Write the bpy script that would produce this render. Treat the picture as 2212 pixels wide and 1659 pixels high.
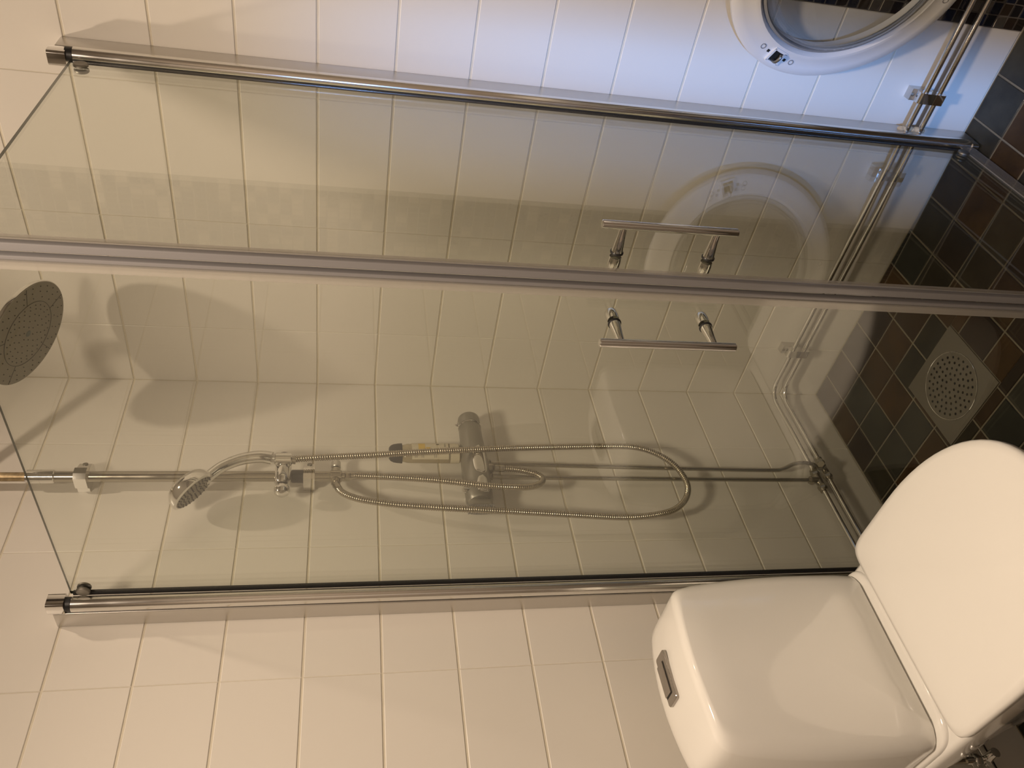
import bpy, bmesh, math, random
from mathutils import Vector, Matrix

for o in list(bpy.data.objects):
    bpy.data.objects.remove(o, do_unlink=True)
scene = bpy.context.scene
COL = scene.collection
random.seed(7)

# ------------------------------------------------------------------ camera
RX = (0.141124, 0.160756, -0.976853)
RY = (0.677778, -0.734906, -0.023024)
RZ = (-0.721597, -0.658840, -0.212670)
CAM = (1.5923, 1.4687, 1.4160)
cam_data = bpy.data.cameras.new('camera')
cam_data.sensor_fit = 'HORIZONTAL'
cam_data.sensor_width = 36.0
cam_data.lens = 1717.9 / 2212.0 * 36.0
cam_data.clip_start = 0.01
cam = bpy.data.objects.new('camera', cam_data)
COL.objects.link(cam)
cam.matrix_world = Matrix(((RX[0], -RY[0], -RZ[0], CAM[0]),
                           (RX[1], -RY[1], -RZ[1], CAM[1]),
                           (RX[2], -RY[2], -RZ[2], CAM[2]),
                           (0, 0, 0, 1)))
scene.camera = cam

# ------------------------------------------------------------------ world, exposure
world = bpy.data.worlds.new('world')
scene.world = world
world.use_nodes = True
world.node_tree.nodes['Background'].inputs[0].default_value = (0.02, 0.025, 0.035, 1)
world.node_tree.nodes['Background'].inputs[1].default_value = 0.3
scene.view_settings.view_transform = 'Standard'
scene.view_settings.look = 'None'
scene.view_settings.gamma = 1.0
scene.view_settings.use_curve_mapping = False
scene.view_settings.exposure = 0.0

LAMP = Vector((0.433, 0.607, 2.575))
LAMP_POWER = 13.5
LAMP_COLOR = (1.0, 0.79, 0.60)
FILL_LAMP = Vector((1.35, 1.15, 2.50))  # unseen lamp added as soft fill, lifts the overall brightness
FILL_LAMP_POWER = 119.0
COOL_POWER = 620.0
COOL_COLOR = (0.18, 0.43, 1.0)

ROOM_X, ROOM_Y, ROOM_Z = 2.30, 2.10, 2.62

# cool spot for the blue wall strip, added unseen behind the added door gap
hl = bpy.data.lights.new('added_cool_light', 'SPOT')
hl.energy = COOL_POWER
hl.color = COOL_COLOR
hl.spot_size = math.radians(48)
hl.spot_blend = 1.0
hl.shadow_soft_size = 0.045
hlo = bpy.data.objects.new('added_cool_light', hl)
COL.objects.link(hlo)
hlo.location = (3.30, 1.585, 1.50)
_d = Vector((0.0, 0.92, 0.25)) - hlo.location
hlo.rotation_euler = _d.to_track_quat('-Z', 'Y').to_euler()

# ------------------------------------------------------------------ materials
def new_mat(name):
    m = bpy.data.materials.new(name)
    m.use_nodes = True
    nt = m.node_tree
    for n in list(nt.nodes):
        nt.nodes.remove(n)
    out = nt.nodes.new('ShaderNodeOutputMaterial')
    return m, nt, out

def principled(name, color, rough=0.4, metal=0.0, spec=0.5, coat=0.0, coat_rough=0.05,
               noise=0.0, noise_scale=8.0, bump=0.0, bump_scale=60.0, rand=0.0, ior=1.5,
               rough_noise=0.0):
    m, nt, out = new_mat(name)
    b = nt.nodes.new('ShaderNodeBsdfPrincipled')
    nt.links.new(b.outputs[0], out.inputs[0])
    b.inputs['Base Color'].default_value = (*color, 1)
    b.inputs['Roughness'].default_value = rough
    b.inputs['Metallic'].default_value = metal
    b.inputs['Specular IOR Level'].default_value = spec
    b.inputs['IOR'].default_value = ior
    b.inputs['Coat Weight'].default_value = coat
    b.inputs['Coat Roughness'].default_value = coat_rough
    tc = nt.nodes.new('ShaderNodeTexCoord')
    if noise > 0 or rand > 0:
        hsv = nt.nodes.new('ShaderNodeHueSaturation')
        hsv.inputs['Color'].default_value = (*color, 1)
        nt.links.new(hsv.outputs[0], b.inputs['Base Color'])
        val = None
        if noise > 0:
            nz = nt.nodes.new('ShaderNodeTexNoise')
            nz.inputs['Scale'].default_value = noise_scale
            nz.inputs['Detail'].default_value = 5
            nt.links.new(tc.outputs['Object'], nz.inputs['Vector'])
            mr = nt.nodes.new('ShaderNodeMapRange')
            mr.inputs[1].default_value = 0.25
            mr.inputs[2].default_value = 0.75
            mr.inputs[3].default_value = 1 - noise
            mr.inputs[4].default_value = 1 + noise
            nt.links.new(nz.outputs[0], mr.inputs[0])
            val = mr.outputs[0]
        if rand > 0:
            oi = nt.nodes.new('ShaderNodeObjectInfo')
            mr2 = nt.nodes.new('ShaderNodeMapRange')
            mr2.inputs[3].default_value = 1 - rand
            mr2.inputs[4].default_value = 1 + rand
            nt.links.new(oi.outputs['Random'], mr2.inputs[0])
            if val is None:
                val = mr2.outputs[0]
            else:
                mm = nt.nodes.new('ShaderNodeMath')
                mm.operation = 'MULTIPLY'
                nt.links.new(val, mm.inputs[0])
                nt.links.new(mr2.outputs[0], mm.inputs[1])
                val = mm.outputs[0]
        nt.links.new(val, hsv.inputs['Value'])
    if rough_noise > 0:
        nr = nt.nodes.new('ShaderNodeTexNoise')
        nr.inputs['Scale'].default_value = 14
        nr.inputs['Detail'].default_value = 6
        nt.links.new(tc.outputs['Object'], nr.inputs['Vector'])
        m3 = nt.nodes.new('ShaderNodeMapRange')
        m3.inputs[1].default_value = 0.3
        m3.inputs[2].default_value = 0.7
        m3.inputs[3].default_value = max(0.02, rough - rough_noise)
        m3.inputs[4].default_value = rough + rough_noise
        nt.links.new(nr.outputs[0], m3.inputs[0])
        nt.links.new(m3.outputs[0], b.inputs['Roughness'])
    if bump > 0:
        nb = nt.nodes.new('ShaderNodeTexNoise')
        nb.inputs['Scale'].default_value = bump_scale
        nb.inputs['Detail'].default_value = 4
        nt.links.new(tc.outputs['Object'], nb.inputs['Vector'])
        bp = nt.nodes.new('ShaderNodeBump')
        bp.inputs['Strength'].default_value = bump
        bp.inputs['Distance'].default_value = 0.002
        nt.links.new(nb.outputs[0], bp.inputs['Height'])
        nt.links.new(bp.outputs[0], b.inputs['Normal'])
    return m

def glass_mat(name, tint, gloss_rough=0.0, f0=0.045, extra_diffuse=None):
    """thin clear sheet: Schlick mirror reflection over a tinted see-through body"""
    m, nt, out = new_mat(name)
    geo = nt.nodes.new('ShaderNodeNewGeometry')
    dot = nt.nodes.new('ShaderNodeVectorMath')
    dot.operation = 'DOT_PRODUCT'
    nt.links.new(geo.outputs['Incoming'], dot.inputs[0])
    nt.links.new(geo.outputs['Normal'], dot.inputs[1])
    ab = nt.nodes.new('ShaderNodeMath'); ab.operation = 'ABSOLUTE'
    nt.links.new(dot.outputs['Value'], ab.inputs[0])
    sub = nt.nodes.new('ShaderNodeMath'); sub.operation = 'SUBTRACT'; sub.use_clamp = True
    sub.inputs[0].default_value = 1.0
    nt.links.new(ab.outputs[0], sub.inputs[1])
    pw = nt.nodes.new('ShaderNodeMath'); pw.operation = 'POWER'
    nt.links.new(sub.outputs[0], pw.inputs[0]); pw.inputs[1].default_value = 5.0
    ma = nt.nodes.new('ShaderNodeMath'); ma.operation = 'MULTIPLY_ADD'
    nt.links.new(pw.outputs[0], ma.inputs[0])
    ma.inputs[1].default_value = 1 - f0
    ma.inputs[2].default_value = f0
    tr = nt.nodes.new('ShaderNodeBsdfTransparent')
    tr.inputs[0].default_value = (*tint, 1)
    gl = nt.nodes.new('ShaderNodeBsdfGlossy')
    gl.inputs['Roughness'].default_value = gloss_rough
    body = tr.outputs[0]
    if extra_diffuse:
        df = nt.nodes.new('ShaderNodeBsdfTranslucent')
        df.inputs[0].default_value = (*extra_diffuse[0], 1)
        d2 = nt.nodes.new('ShaderNodeBsdfDiffuse')
        d2.inputs[0].default_value = (*extra_diffuse[0], 1)
        a0 = nt.nodes.new('ShaderNodeMixShader'); a0.inputs[0].default_value = 0.5
        nt.links.new(df.outputs[0], a0.inputs[1]); nt.links.new(d2.outputs[0], a0.inputs[2])
        mx0 = nt.nodes.new('ShaderNodeMixShader')
        mx0.inputs[0].default_value = extra_diffuse[1]
        nt.links.new(tr.outputs[0], mx0.inputs[1])
        nt.links.new(a0.outputs[0], mx0.inputs[2])
        body = mx0.outputs[0]
    mx = nt.nodes.new('ShaderNodeMixShader')
    nt.links.new(ma.outputs[0], mx.inputs[0])
    nt.links.new(body, mx.inputs[1])
    nt.links.new(gl.outputs[0], mx.inputs[2])
    nt.links.new(mx.outputs[0], out.inputs[0])
    return m

def ramp_mat(name, stops, rough, noise_scale, coat=0.0, bump=0.25, bump_scale=30, mixamt=0.5, glint_share=0.0, spec=0.5):
    """each piece takes its own tone from the ramp, with cloudy variation on it"""
    m, nt, out = new_mat(name)
    b = nt.nodes.new('ShaderNodeBsdfPrincipled')
    nt.links.new(b.outputs[0], out.inputs[0])
    oi = nt.nodes.new('ShaderNodeObjectInfo')
    att = nt.nodes.new('ShaderNodeAttribute')
    att.attribute_name = 'tone'
    add = nt.nodes.new('ShaderNodeMath'); add.operation = 'ADD'
    nt.links.new(oi.outputs['Random'], add.inputs[0])
    nt.links.new(att.outputs['Fac'], add.inputs[1])
    fr = nt.nodes.new('ShaderNodeMath'); fr.operation = 'FRACT'
    nt.links.new(add.outputs[0], fr.inputs[0])
    rp = nt.nodes.new('ShaderNodeValToRGB')
    rp.color_ramp.interpolation = 'CONSTANT'
    els = rp.color_ramp.elements
    while len(els) > 1:
        els.remove(els[-1])
    els[0].position = 0.0
    els[0].color = (*stops[0], 1)
    for i, c in enumerate(stops[1:], 1):
        e = els.new(i / len(stops))
        e.color = (*c, 1)
    nt.links.new(fr.outputs[0], rp.inputs[0])
    geo = nt.nodes.new('ShaderNodeNewGeometry')
    nz = nt.nodes.new('ShaderNodeTexNoise')
    nz.inputs['Scale'].default_value = noise_scale
    nz.inputs['Detail'].default_value = 7
    nz.inputs['Roughness'].default_value = 0.65
    nt.links.new(geo.outputs['Position'], nz.inputs['Vector'])
    mr = nt.nodes.new('ShaderNodeMapRange')
    mr.inputs[1].default_value = 0.3
    mr.inputs[2].default_value = 0.7
    mr.inputs[3].default_value = 1 - mixamt
    mr.inputs[4].default_value = 1 + mixamt
    nt.links.new(nz.outputs[0], mr.inputs[0])
    hsv = nt.nodes.new('ShaderNodeHueSaturation')
    nt.links.new(rp.outputs[0], hsv.inputs['Color'])
    nt.links.new(mr.outputs[0], hsv.inputs['Value'])
    nt.links.new(hsv.outputs[0], b.inputs['Base Color'])
    b.inputs['Roughness'].default_value = rough
    b.inputs['Coat Weight'].default_value = coat
    b.inputs['Specular IOR Level'].default_value = spec
    b.inputs['Coat Roughness'].default_value = 0.1
    if glint_share > 0:   # a share of the pieces is light metallic, painted stand-in for lamp glints
        k1 = nt.nodes.new('ShaderNodeMath'); k1.operation = 'MULTIPLY'; k1.inputs[1].default_value = 17.31
        nt.links.new(fr.outputs[0], k1.inputs[0])
        k2 = nt.nodes.new('ShaderNodeMath'); k2.operation = 'FRACT'
        nt.links.new(k1.outputs[0], k2.inputs[0])
        k3 = nt.nodes.new('ShaderNodeMath'); k3.operation = 'LESS_THAN'; k3.inputs[1].default_value = glint_share
        nt.links.new(k2.outputs[0], k3.inputs[0])
        nt.links.new(k3.outputs[0], b.inputs['Metallic'])
        mxc = nt.nodes.new('ShaderNodeMix'); mxc.data_type = 'RGBA'
        nt.links.new(k3.outputs[0], mxc.inputs['Factor'])
        nt.links.new(hsv.outputs[0], mxc.inputs['A'])
        mxc.inputs['B'].default_value = (0.30, 0.27, 0.23, 1)
        nt.links.new(mxc.outputs['Result'], b.inputs['Base Color'])
        mxr = nt.nodes.new('ShaderNodeMix')
        nt.links.new(k3.outputs[0], mxr.inputs['Factor'])
        mxr.inputs['A'].default_value = rough
        mxr.inputs['B'].default_value = 0.42
        nt.links.new(mxr.outputs['Result'], b.inputs['Roughness'])
    nb = nt.nodes.new('ShaderNodeTexNoise')
    nb.inputs['Scale'].default_value = bump_scale
    nb.inputs['Detail'].default_value = 6
    nt.links.new(geo.outputs['Position'], nb.inputs['Vector'])
    bp = nt.nodes.new('ShaderNodeBump')
    bp.inputs['Strength'].default_value = bump
    bp.inputs['Distance'].default_value = 0.002
    nt.links.new(nb.outputs[0], bp.inputs['Height'])
    nt.links.new(bp.outputs[0], b.inputs['Normal'])
    return m

M = {}
M['tile'] = principled('glazed_tile', (0.72, 0.69, 0.635), rough=0.30, noise=0.012, noise_scale=3, rand=0.012, bump=0.03, bump_scale=9, spec=0.4)
M['grout'] = principled('beige_grout', (0.66, 0.61, 0.50), rough=0.9, noise=0.06, noise_scale=30)
M['floor_grout'] = principled('floor_grout', (0.17, 0.15, 0.11), rough=0.9, noise=0.25, noise_scale=12)
M['plaster'] = principled('white_plaster', (0.72, 0.69, 0.64), rough=0.8)
M['far_wall'] = principled('darkened_wall', (0.34, 0.30, 0.26), rough=0.7)  # unseen walls toned dark so the chrome reflects more contrast
M['slate'] = ramp_mat('slate_tile', [(0.021, 0.018, 0.012), (0.031, 0.019, 0.010), (0.018, 0.019, 0.015), (0.042, 0.024, 0.010), (0.026, 0.023, 0.015), (0.022, 0.014, 0.010), (0.033, 0.032, 0.025), (0.046, 0.025, 0.009)], rough=0.30, noise_scale=9, bump=0.03, bump_scale=12, mixamt=0.5, spec=0.28)
M['mosaic'] = ramp_mat('mosaic_tile', [(0.010, 0.012, 0.024), (0.028, 0.019, 0.015), (0.006, 0.009, 0.030), (0.036, 0.026, 0.021), (0.018, 0.013, 0.012), (0.008, 0.012, 0.034), (0.012, 0.010, 0.014), (0.030, 0.020, 0.015)], rough=0.10, noise_scale=60, bump=0.03, mixamt=0.15, glint_share=0.22)
M['mosaic_grout'] = principled('mosaic_grout', (0.10, 0.09, 0.085), rough=0.85)
M['chrome'] = principled('chrome', (0.80, 0.79, 0.77), rough=0.07, metal=1.0, rough_noise=0.03)
M['dark_chrome'] = principled('darkened_chrome', (0.44, 0.41, 0.35), rough=0.20, metal=1.0, rough_noise=0.08)  # base darkened to stand for dark surroundings mirrored in the chrome
M['hinge'] = principled('hinge_tube_metal', (0.78, 0.77, 0.74), rough=0.17, metal=1.0, rough_noise=0.03)
M['satin'] = principled('satin_aluminium', (0.62, 0.60, 0.57), rough=0.34, metal=1.0, rough_noise=0.04)
M['hose'] = principled('hose_metal', (0.47, 0.43, 0.35), rough=0.22, metal=1.0)
M['steel'] = principled('brushed_steel', (0.27, 0.255, 0.225), rough=0.48, metal=1.0, rough_noise=0.08)
M['mixer_grey'] = principled('mixer_satin_grey', (0.30, 0.29, 0.26), rough=0.34, metal=0.75)
M['head_face'] = principled('spray_plate_grey', (0.24, 0.225, 0.175), rough=0.45)
M['black'] = principled('black_rubber', (0.012, 0.012, 0.013), rough=0.45)
M['cap'] = principled('cap_plastic', (0.030, 0.030, 0.031), rough=0.5)
M['dark'] = principled('dark_hole', (0.006, 0.006, 0.006), rough=0.7)
M['ceramic'] = principled('white_ceramic', (0.87, 0.86, 0.82), rough=0.10, spec=0.5, coat=0.6, coat_rough=0.03)
M['seat_plastic'] = principled('white_seat_plastic', (0.88, 0.87, 0.83), rough=0.14, spec=0.5)
M['flush'] = principled('flush_plate_metal', (0.40, 0.37, 0.34), rough=0.25, metal=0.9)
M['white_plastic'] = principled('white_plastic', (0.74, 0.74, 0.74), rough=0.28)
M['grey_plastic'] = principled('grey_plastic', (0.25, 0.25, 0.25), rough=0.4)
M['glass'] = glass_mat('shower_glass', (0.976, 0.989, 0.958), f0=0.082)
M['glass_edge'] = principled('glass_edge', (0.035, 0.045, 0.035), rough=0.15)
M['bowl_glass'] = glass_mat('porthole_glass', (0.90, 0.91, 0.91), f0=0.06)
M['bottle'] = glass_mat('bottle_plastic', (0.90, 0.86, 0.74), gloss_rough=0.15, f0=0.05, extra_diffuse=((0.70, 0.64, 0.48), 0.35))
M['seal'] = glass_mat('clear_seal_plastic', (0.93, 0.92, 0.90), gloss_rough=0.12, f0=0.07, extra_diffuse=((0.78, 0.75, 0.71), 0.34))
M['magnet'] = principled('grey_seal_strip', (0.22, 0.215, 0.22), rough=0.2)
M['label'] = principled('bottle_label', (0.62, 0.57, 0.44), rough=0.5)
M['ink'] = principled('label_ink', (0.09, 0.08, 0.07), rough=0.6)
M['ink_soft'] = principled('label_soft_ink', (0.36, 0.33, 0.26), rough=0.6)
M['yellow'] = principled('label_yellow', (0.65, 0.46, 0.10), rough=0.5)
M['silicone'] = principled('old_silicone', (0.60, 0.47, 0.30), rough=0.6, noise=0.3, noise_scale=90)
M['rust'] = principled('rusty_pipe', (0.42, 0.33, 0.20), rough=0.35, metal=0.7, noise=0.6, noise_scale=60)
M['blue_dot'] = principled('blue_grey_button', (0.10, 0.13, 0.13), rough=0.4)

def emit_mat(name, color, strength):
    m, nt, out = new_mat(name)
    e = nt.nodes.new('ShaderNodeEmission')
    e.inputs[0].default_value = (*color, 1)
    e.inputs[1].default_value = strength
    nt.links.new(e.outputs[0], out.inputs[0])
    return m
M['led'] = emit_mat('led_chip', LAMP_COLOR, 60.0)

# ------------------------------------------------------------------ mesh helpers
ORIGIN = {}

class MB:
    def __init__(self):
        self.v = []
        self.f = []

    def add(self, vs, fs):
        b = len(self.v)
        self.v += [Vector(p) for p in vs]
        self.f += [[b + i for i in f] for f in fs]
        return self

    def box(self, a, b):
        (x0, y0, z0), (x1, y1, z1) = a, b
        return self.add([(x0, y0, z0), (x1, y0, z0), (x1, y1, z0), (x0, y1, z0),
                         (x0, y0, z1), (x1, y0, z1), (x1, y1, z1), (x0, y1, z1)],
                        [(0, 3, 2, 1), (4, 5, 6, 7), (0, 1, 5, 4), (1, 2, 6, 5), (2, 3, 7, 6), (3, 0, 4, 7)])

    def prism(self, poly, axis_vec, origin=(0, 0, 0)):
        """extrude a list of 3D points along axis_vec"""
        n = len(poly)
        o = Vector(origin)
        a = [Vector(p) + o for p in poly]
        b = [p + Vector(axis_vec) for p in a]
        fs = [tuple(reversed(range(n))), tuple(range(n, 2 * n))]
        fs += [(i, (i + 1) % n, n + (i + 1) % n, n + i) for i in range(n)]
        return self.add(a + b, fs)

    def loft(self, loops, cap0=True, cap1=True):
        n = len(loops[0])
        b = []
        fs = []
        for k, lp in enumerate(loops):
            b += lp
        for k in range(len(loops) - 1):
            for i in range(n):
                j = (i + 1) % n
                fs.append((k * n + i, k * n + j, (k + 1) * n + j, (k + 1) * n + i))
        if cap0:
            fs.append(tuple(reversed(range(n))))
        if cap1:
            fs.append(tuple(range((len(loops) - 1) * n, len(loops) * n)))
        return self.add(b, fs)

    def lathe(self, profile, origin, axis, seg=24, cap0=True, cap1=True, ref=None):
        """profile: list of (radius, height along axis)"""
        ax = Vector(axis).normalized()
        r = Vector(ref) if ref else (Vector((0, 0, 1)) if abs(ax.z) < 0.9 else Vector((1, 0, 0)))
        a = ax.cross(r).normalized()
        c = ax.cross(a)
        o = Vector(origin)
        loops = []
        for rad, h in profile:
            loops.append([o + ax * h + (a * math.cos(2 * math.pi * i / seg) + c * math.sin(2 * math.pi * i / seg)) * max(rad, 1e-5) for i in range(seg)])
        return self.loft(loops, cap0, cap1)

    def cyl(self, p, q, r, seg=20, r2=None, bevel=0.0):
        p = Vector(p); q = Vector(q)
        L = (q - p).length
        r2 = r if r2 is None else r2
        if bevel > 0:
            prof = [(r - bevel, 0), (r, bevel), (r2, L - bevel), (r2 - bevel, L)]
        else:
            prof = [(r, 0), (r2, L)]
        return self.lathe(prof, p, q - p, seg)

    def tube(self, pts, rad, seg=12, smooth=6, rings=None):
        """tube along a smoothed path; rad is a number or a function of arc length"""
        pts = [Vector(p) for p in pts]
        path = catmull(pts, smooth) if smooth > 1 else pts
        if rings:
            path = resample(path, rings)
        loops = []
        prev = None
        s = 0.0
        for i, p in enumerate(path):
            t = (path[min(i + 1, len(path) - 1)] - path[max(i - 1, 0)]).normalized()
            if prev is None:
                ref = Vector((0, 0, 1)) if abs(t.z) < 0.9 else Vector((1, 0, 0))
                a = t.cross(ref).normalized()
            else:
                a = (prev - t * prev.dot(t)).normalized()
            prev = a
            c = t.cross(a)
            if i:
                s += (p - path[i - 1]).length
            r = rad(s, i) if callable(rad) else rad
            loops.append([p + (a * math.cos(2 * math.pi * k / seg) + c * math.sin(2 * math.pi * k / seg)) * r for k in range(seg)])
        return self.loft(loops)

    def build(self, name, mat, parent=None, smooth=35, kind=None, label=None):
        off = ORIGIN.get(parent.name, Vector((0, 0, 0))) if parent else Vector((0, 0, 0))
        if not parent:
            lo = Vector((min(p.x for p in self.v), min(p.y for p in self.v), min(p.z for p in self.v)))
            hi = Vector((max(p.x for p in self.v), max(p.y for p in self.v), max(p.z for p in self.v)))
            off = Vector(((lo.x + hi.x) / 2, (lo.y + hi.y) / 2, lo.z))
        me = bpy.data.meshes.new(name)
        me.from_pydata([tuple(p - off) for p in self.v], [], self.f)
        me.validate()
        bm = bmesh.new()
        bm.from_mesh(me)
        bmesh.ops.recalc_face_normals(bm, faces=bm.faces)
        bm.to_mesh(me)
        bm.free()
        if smooth:
            me.polygons.foreach_set('use_smooth', [True] * len(me.polygons))
            me.set_sharp_from_angle(angle=math.radians(smooth))
        me.materials.append(mat)
        o = bpy.data.objects.new(name, me)
        COL.objects.link(o)
        if parent:
            o.parent = parent
        else:
            o.location = off
        ORIGIN[o.name] = off
        if kind:
            o['kind'] = kind
        if label:
            o['label'] = label
        return o

def catmull(p, k):
    out = []
    n = len(p)
    for i in range(n - 1):
        p0 = p[max(i - 1, 0)]; p1 = p[i]; p2 = p[i + 1]; p3 = p[min(i + 2, n - 1)]
        for j in range(k):
            t = j / k
            out.append(0.5 * ((2 * p1) + (p2 - p0) * t + (2 * p0 - 5 * p1 + 4 * p2 - p3) * t * t + (3 * p1 - p0 - 3 * p2 + p3) * t ** 3))
    out.append(p[-1])
    return out

def resample(path, step):
    out = [path[0]]
    acc = 0.0
    for i in range(1, len(path)):
        a = path[i - 1]; b = path[i]
        L = (b - a).length
        d = step - acc
        while d <= L and L > 0:
            out.append(a + (b - a) * (d / L))
            d += step
        acc = L - (d - step)
    return out

def thing(name, label, cat, loc, group=None):
    o = bpy.data.objects.new(name, None)
    o.empty_display_size = 0.05
    COL.objects.link(o)
    o.location = loc
    ORIGIN[o.name] = Vector(loc)
    o['label'] = label
    o['category'] = cat
    if group:
        o['group'] = group
    return o

def tag(o, label, cat, group=None):
    o['label'] = label
    o['category'] = cat
    if group:
        o['group'] = group
    return o

# ------------------------------------------------------------------ room shell
GD = 0.0016   # joint depth
def tile_mesh(name, w, h, mat, depth=GD, ch=0.0012, tone=None):
    """flat tile lying in the local XY plane, facing +Z, with eased edges"""
    x0, y0 = w / 2, h / 2
    v = []
    for (a, b, z) in ((x0, y0, -depth - 0.003), (x0, y0, -ch * 0.8), (x0 - ch, y0 - ch, 0.0)):
        v += [(-a, -b, z), (a, -b, z), (a, b, z), (-a, b, z)]
    f = []
    for k in (0, 4):
        f += [(k + i, k + (i + 1) % 4, k + 4 + (i + 1) % 4, k + 4 + i) for i in range(4)]
    f.append((8, 9, 10, 11))
    me = bpy.data.meshes.new(name)
    me.from_pydata(v, [], f)
    me.materials.append(mat)
    return me

_cache = {}
def place_tile(name, w, h, mat, mtx, parent, jitter=0.0, ch=0.0012, depth=GD):
    key = (round(w, 4), round(h, 4), mat.name, ch)
    if key not in _cache:
        _cache[key] = tile_mesh(name, w, h, mat, depth, ch)
    o = bpy.data.objects.new(name, _cache[key])
    COL.objects.link(o)
    o.parent = parent
    if jitter:
        mtx = mtx @ Matrix.Rotation(random.gauss(0, jitter), 4, 'X') @ Matrix.Rotation(random.gauss(0, jitter), 4, 'Y')
    o.matrix_local = mtx
    return o

def shell(name, a, b, mat):
    o = MB().box(a, b)
    off = Vector((0, 0, 0))
    me = bpy.data.meshes.new(name)
    me.from_pydata([tuple(p) for p in o.v], [], o.f)
    me.materials.append(mat)
    ob = bpy.data.objects.new(name, me)
    COL.objects.link(ob)
    ob['kind'] = 'structure'
    ORIGIN[ob.name] = off
    return ob

wall_left = shell('wall_left', (-0.1, -0.1, -0.05), (ROOM_X + 0.1, -GD, ROOM_Z), M['grout'])
wall_right = shell('wall_right', (-0.1, -GD, -0.05), (-GD, ROOM_Y + 0.1, ROOM_Z), M['grout'])
wall_back = shell('wall_back', (-GD, ROOM_Y, -0.05), (ROOM_X + 0.1, ROOM_Y + 0.1, ROOM_Z), M['far_wall'])
ceiling = shell('ceiling', (-0.1, -0.1, ROOM_Z), (ROOM_X + 0.1, ROOM_Y + 0.1, ROOM_Z + 0.1), M['plaster'])
floor = shell('floor', (-GD, -GD, -0.1), (ROOM_X, ROOM_Y, -0.002), M['floor_grout'])
# unseen wall with an added doorway, its gap shaping the cool light strip
wf = MB()
wf.box((ROOM_X, -GD, -0.05), (ROOM_X + 0.1, 1.362, ROOM_Z))
wf.box((ROOM_X, 2.06, -0.05), (ROOM_X + 0.1, ROOM_Y, ROOM_Z))
wf.box((ROOM_X, 1.362, 2.06), (ROOM_X + 0.1, 2.06, ROOM_Z))
wall_front = wf.build('wall_front', M['far_wall'], None, smooth=0)
wall_front['kind'] = 'structure'
added_door = MB().box((ROOM_X + 0.0, 1.409, 0.005), (ROOM_X + 0.04, 2.056, 2.055)).build('added_door', M['plaster'], None, smooth=0)  # unseen door leaf added to narrow the cool light into a strip
added_door['kind'] = 'structure'
MB().cyl((ROOM_X + 0.001, 1.48, 1.0), (ROOM_X - 0.05, 1.48, 1.0), 0.009).tube([(ROOM_X - 0.05, 1.475, 1.0), (ROOM_X - 0.05, 1.60, 1.0)], 0.009, smooth=1).build('door_handle', M['satin'], added_door)

# wall tiles, 300 x 150 mm, stacked
ZJ = [0.0] + [0.1208 + 0.15 * k for k in range(17)] + [ROOM_Z]
def joints(first, end, step=0.3001):
    js = [0.0, first]
    while js[-1] + step < end - 0.02:
        js.append(js[-1] + step)
    js.append(end)
    return js
GH, GV = 0.0042, 0.0010
# wall_left: plane y = 0, tile normal +y
XJ = joints(0.2236, ROOM_X)
for i in range(len(XJ) - 1):
    for k in range(len(ZJ) - 1):
        w = XJ[i + 1] - XJ[i] - GV
        h = ZJ[k + 1] - ZJ[k] - GH
        if h < 0.01:
            continue
        cx, cz = (XJ[i] + XJ[i + 1]) / 2, (ZJ[k] + ZJ[k + 1]) / 2
        mtx = Matrix(((-1, 0, 0, cx), (0, 0, 1, 0), (0, 1, 0, cz), (0, 0, 0, 1)))
        place_tile('tile', w, h, M['tile'], mtx, wall_left, 0.0006)
# wall_right: plane x = 0, tile normal +x
MOS0, MOS1 = 1.0745, 1.3745
YJ = [0.0, 0.1752, 0.4753, 0.7754, MOS0]
cols = list(zip(YJ[:-1], YJ[1:]))
cols += [(MOS1, 1.6746), (1.6746, 1.9747), (1.9747, ROOM_Y)]
for (y0, y1) in cols:
    for k in range(len(ZJ) - 1):
        w = y1 - y0 - GV
        h = ZJ[k + 1] - ZJ[k] - GH
        if h < 0.01:
            continue
        mtx = Matrix(((0, 0, 1, 0), (1, 0, 0, (y0 + y1) / 2), (0, 1, 0, (ZJ[k] + ZJ[k + 1]) / 2), (0, 0, 0, 1)))
        place_tile('tile', w, h, M['tile'], mtx, wall_right, 0.0006)

# mosaic band on wall_right
MB().box((-0.0030, MOS0, 0.0), (-0.0009, MOS1, ROOM_Z)).build('mosaic_backing', M['mosaic_grout'], wall_right, smooth=0)
PITCH = 0.025
mos = []
nrow = int(ROOM_Z / PITCH)
for c in range(12):
    for r in range(nrow):
        mos.append((r * PITCH + PITCH / 2, MOS0 + c * PITCH + PITCH / 2))
mos.sort(key=lambda t: (t[0] > 0.62) * 10 + t[0] + (t[1] - MOS0) * 1.2)
def mos_m(z, y):
    return Matrix(((0, 0, 1, 0.0), (1, 0, 0, y), (0, 1, 0, z), (0, 0, 0, 1)))
for z, y in mos[:300]:
    place_tile('mosaic_tile', PITCH - 0.0026, PITCH - 0.0026, M['mosaic'], mos_m(z, y), wall_right, 0.045, ch=0.0009)
tm = tile_mesh('mosaic_piece', PITCH - 0.0026, PITCH - 0.0026, M['mosaic'], GD, 0.0009)
vs, fs, tones = [], [], []
for z, y in mos[300:]:
    mt = mos_m(z, y) @ Matrix.Rotation(random.gauss(0, 0.045), 4, 'X') @ Matrix.Rotation(random.gauss(0, 0.045), 4, 'Y')
    b = len(vs)
    vs += [mt @ v.co for v in tm.vertices]
    fs += [[b + i for i in p.vertices] for p in tm.polygons]
    tones += [random.random()] * len(tm.polygons)
me = bpy.data.meshes.new('mosaic_field')
me.from_pydata([tuple(v) for v in vs], [], fs)
at = me.attributes.new('tone', 'FLOAT', 'FACE')
at.data.foreach_set('value', tones)
me.materials.append(M['mosaic'])
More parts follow.
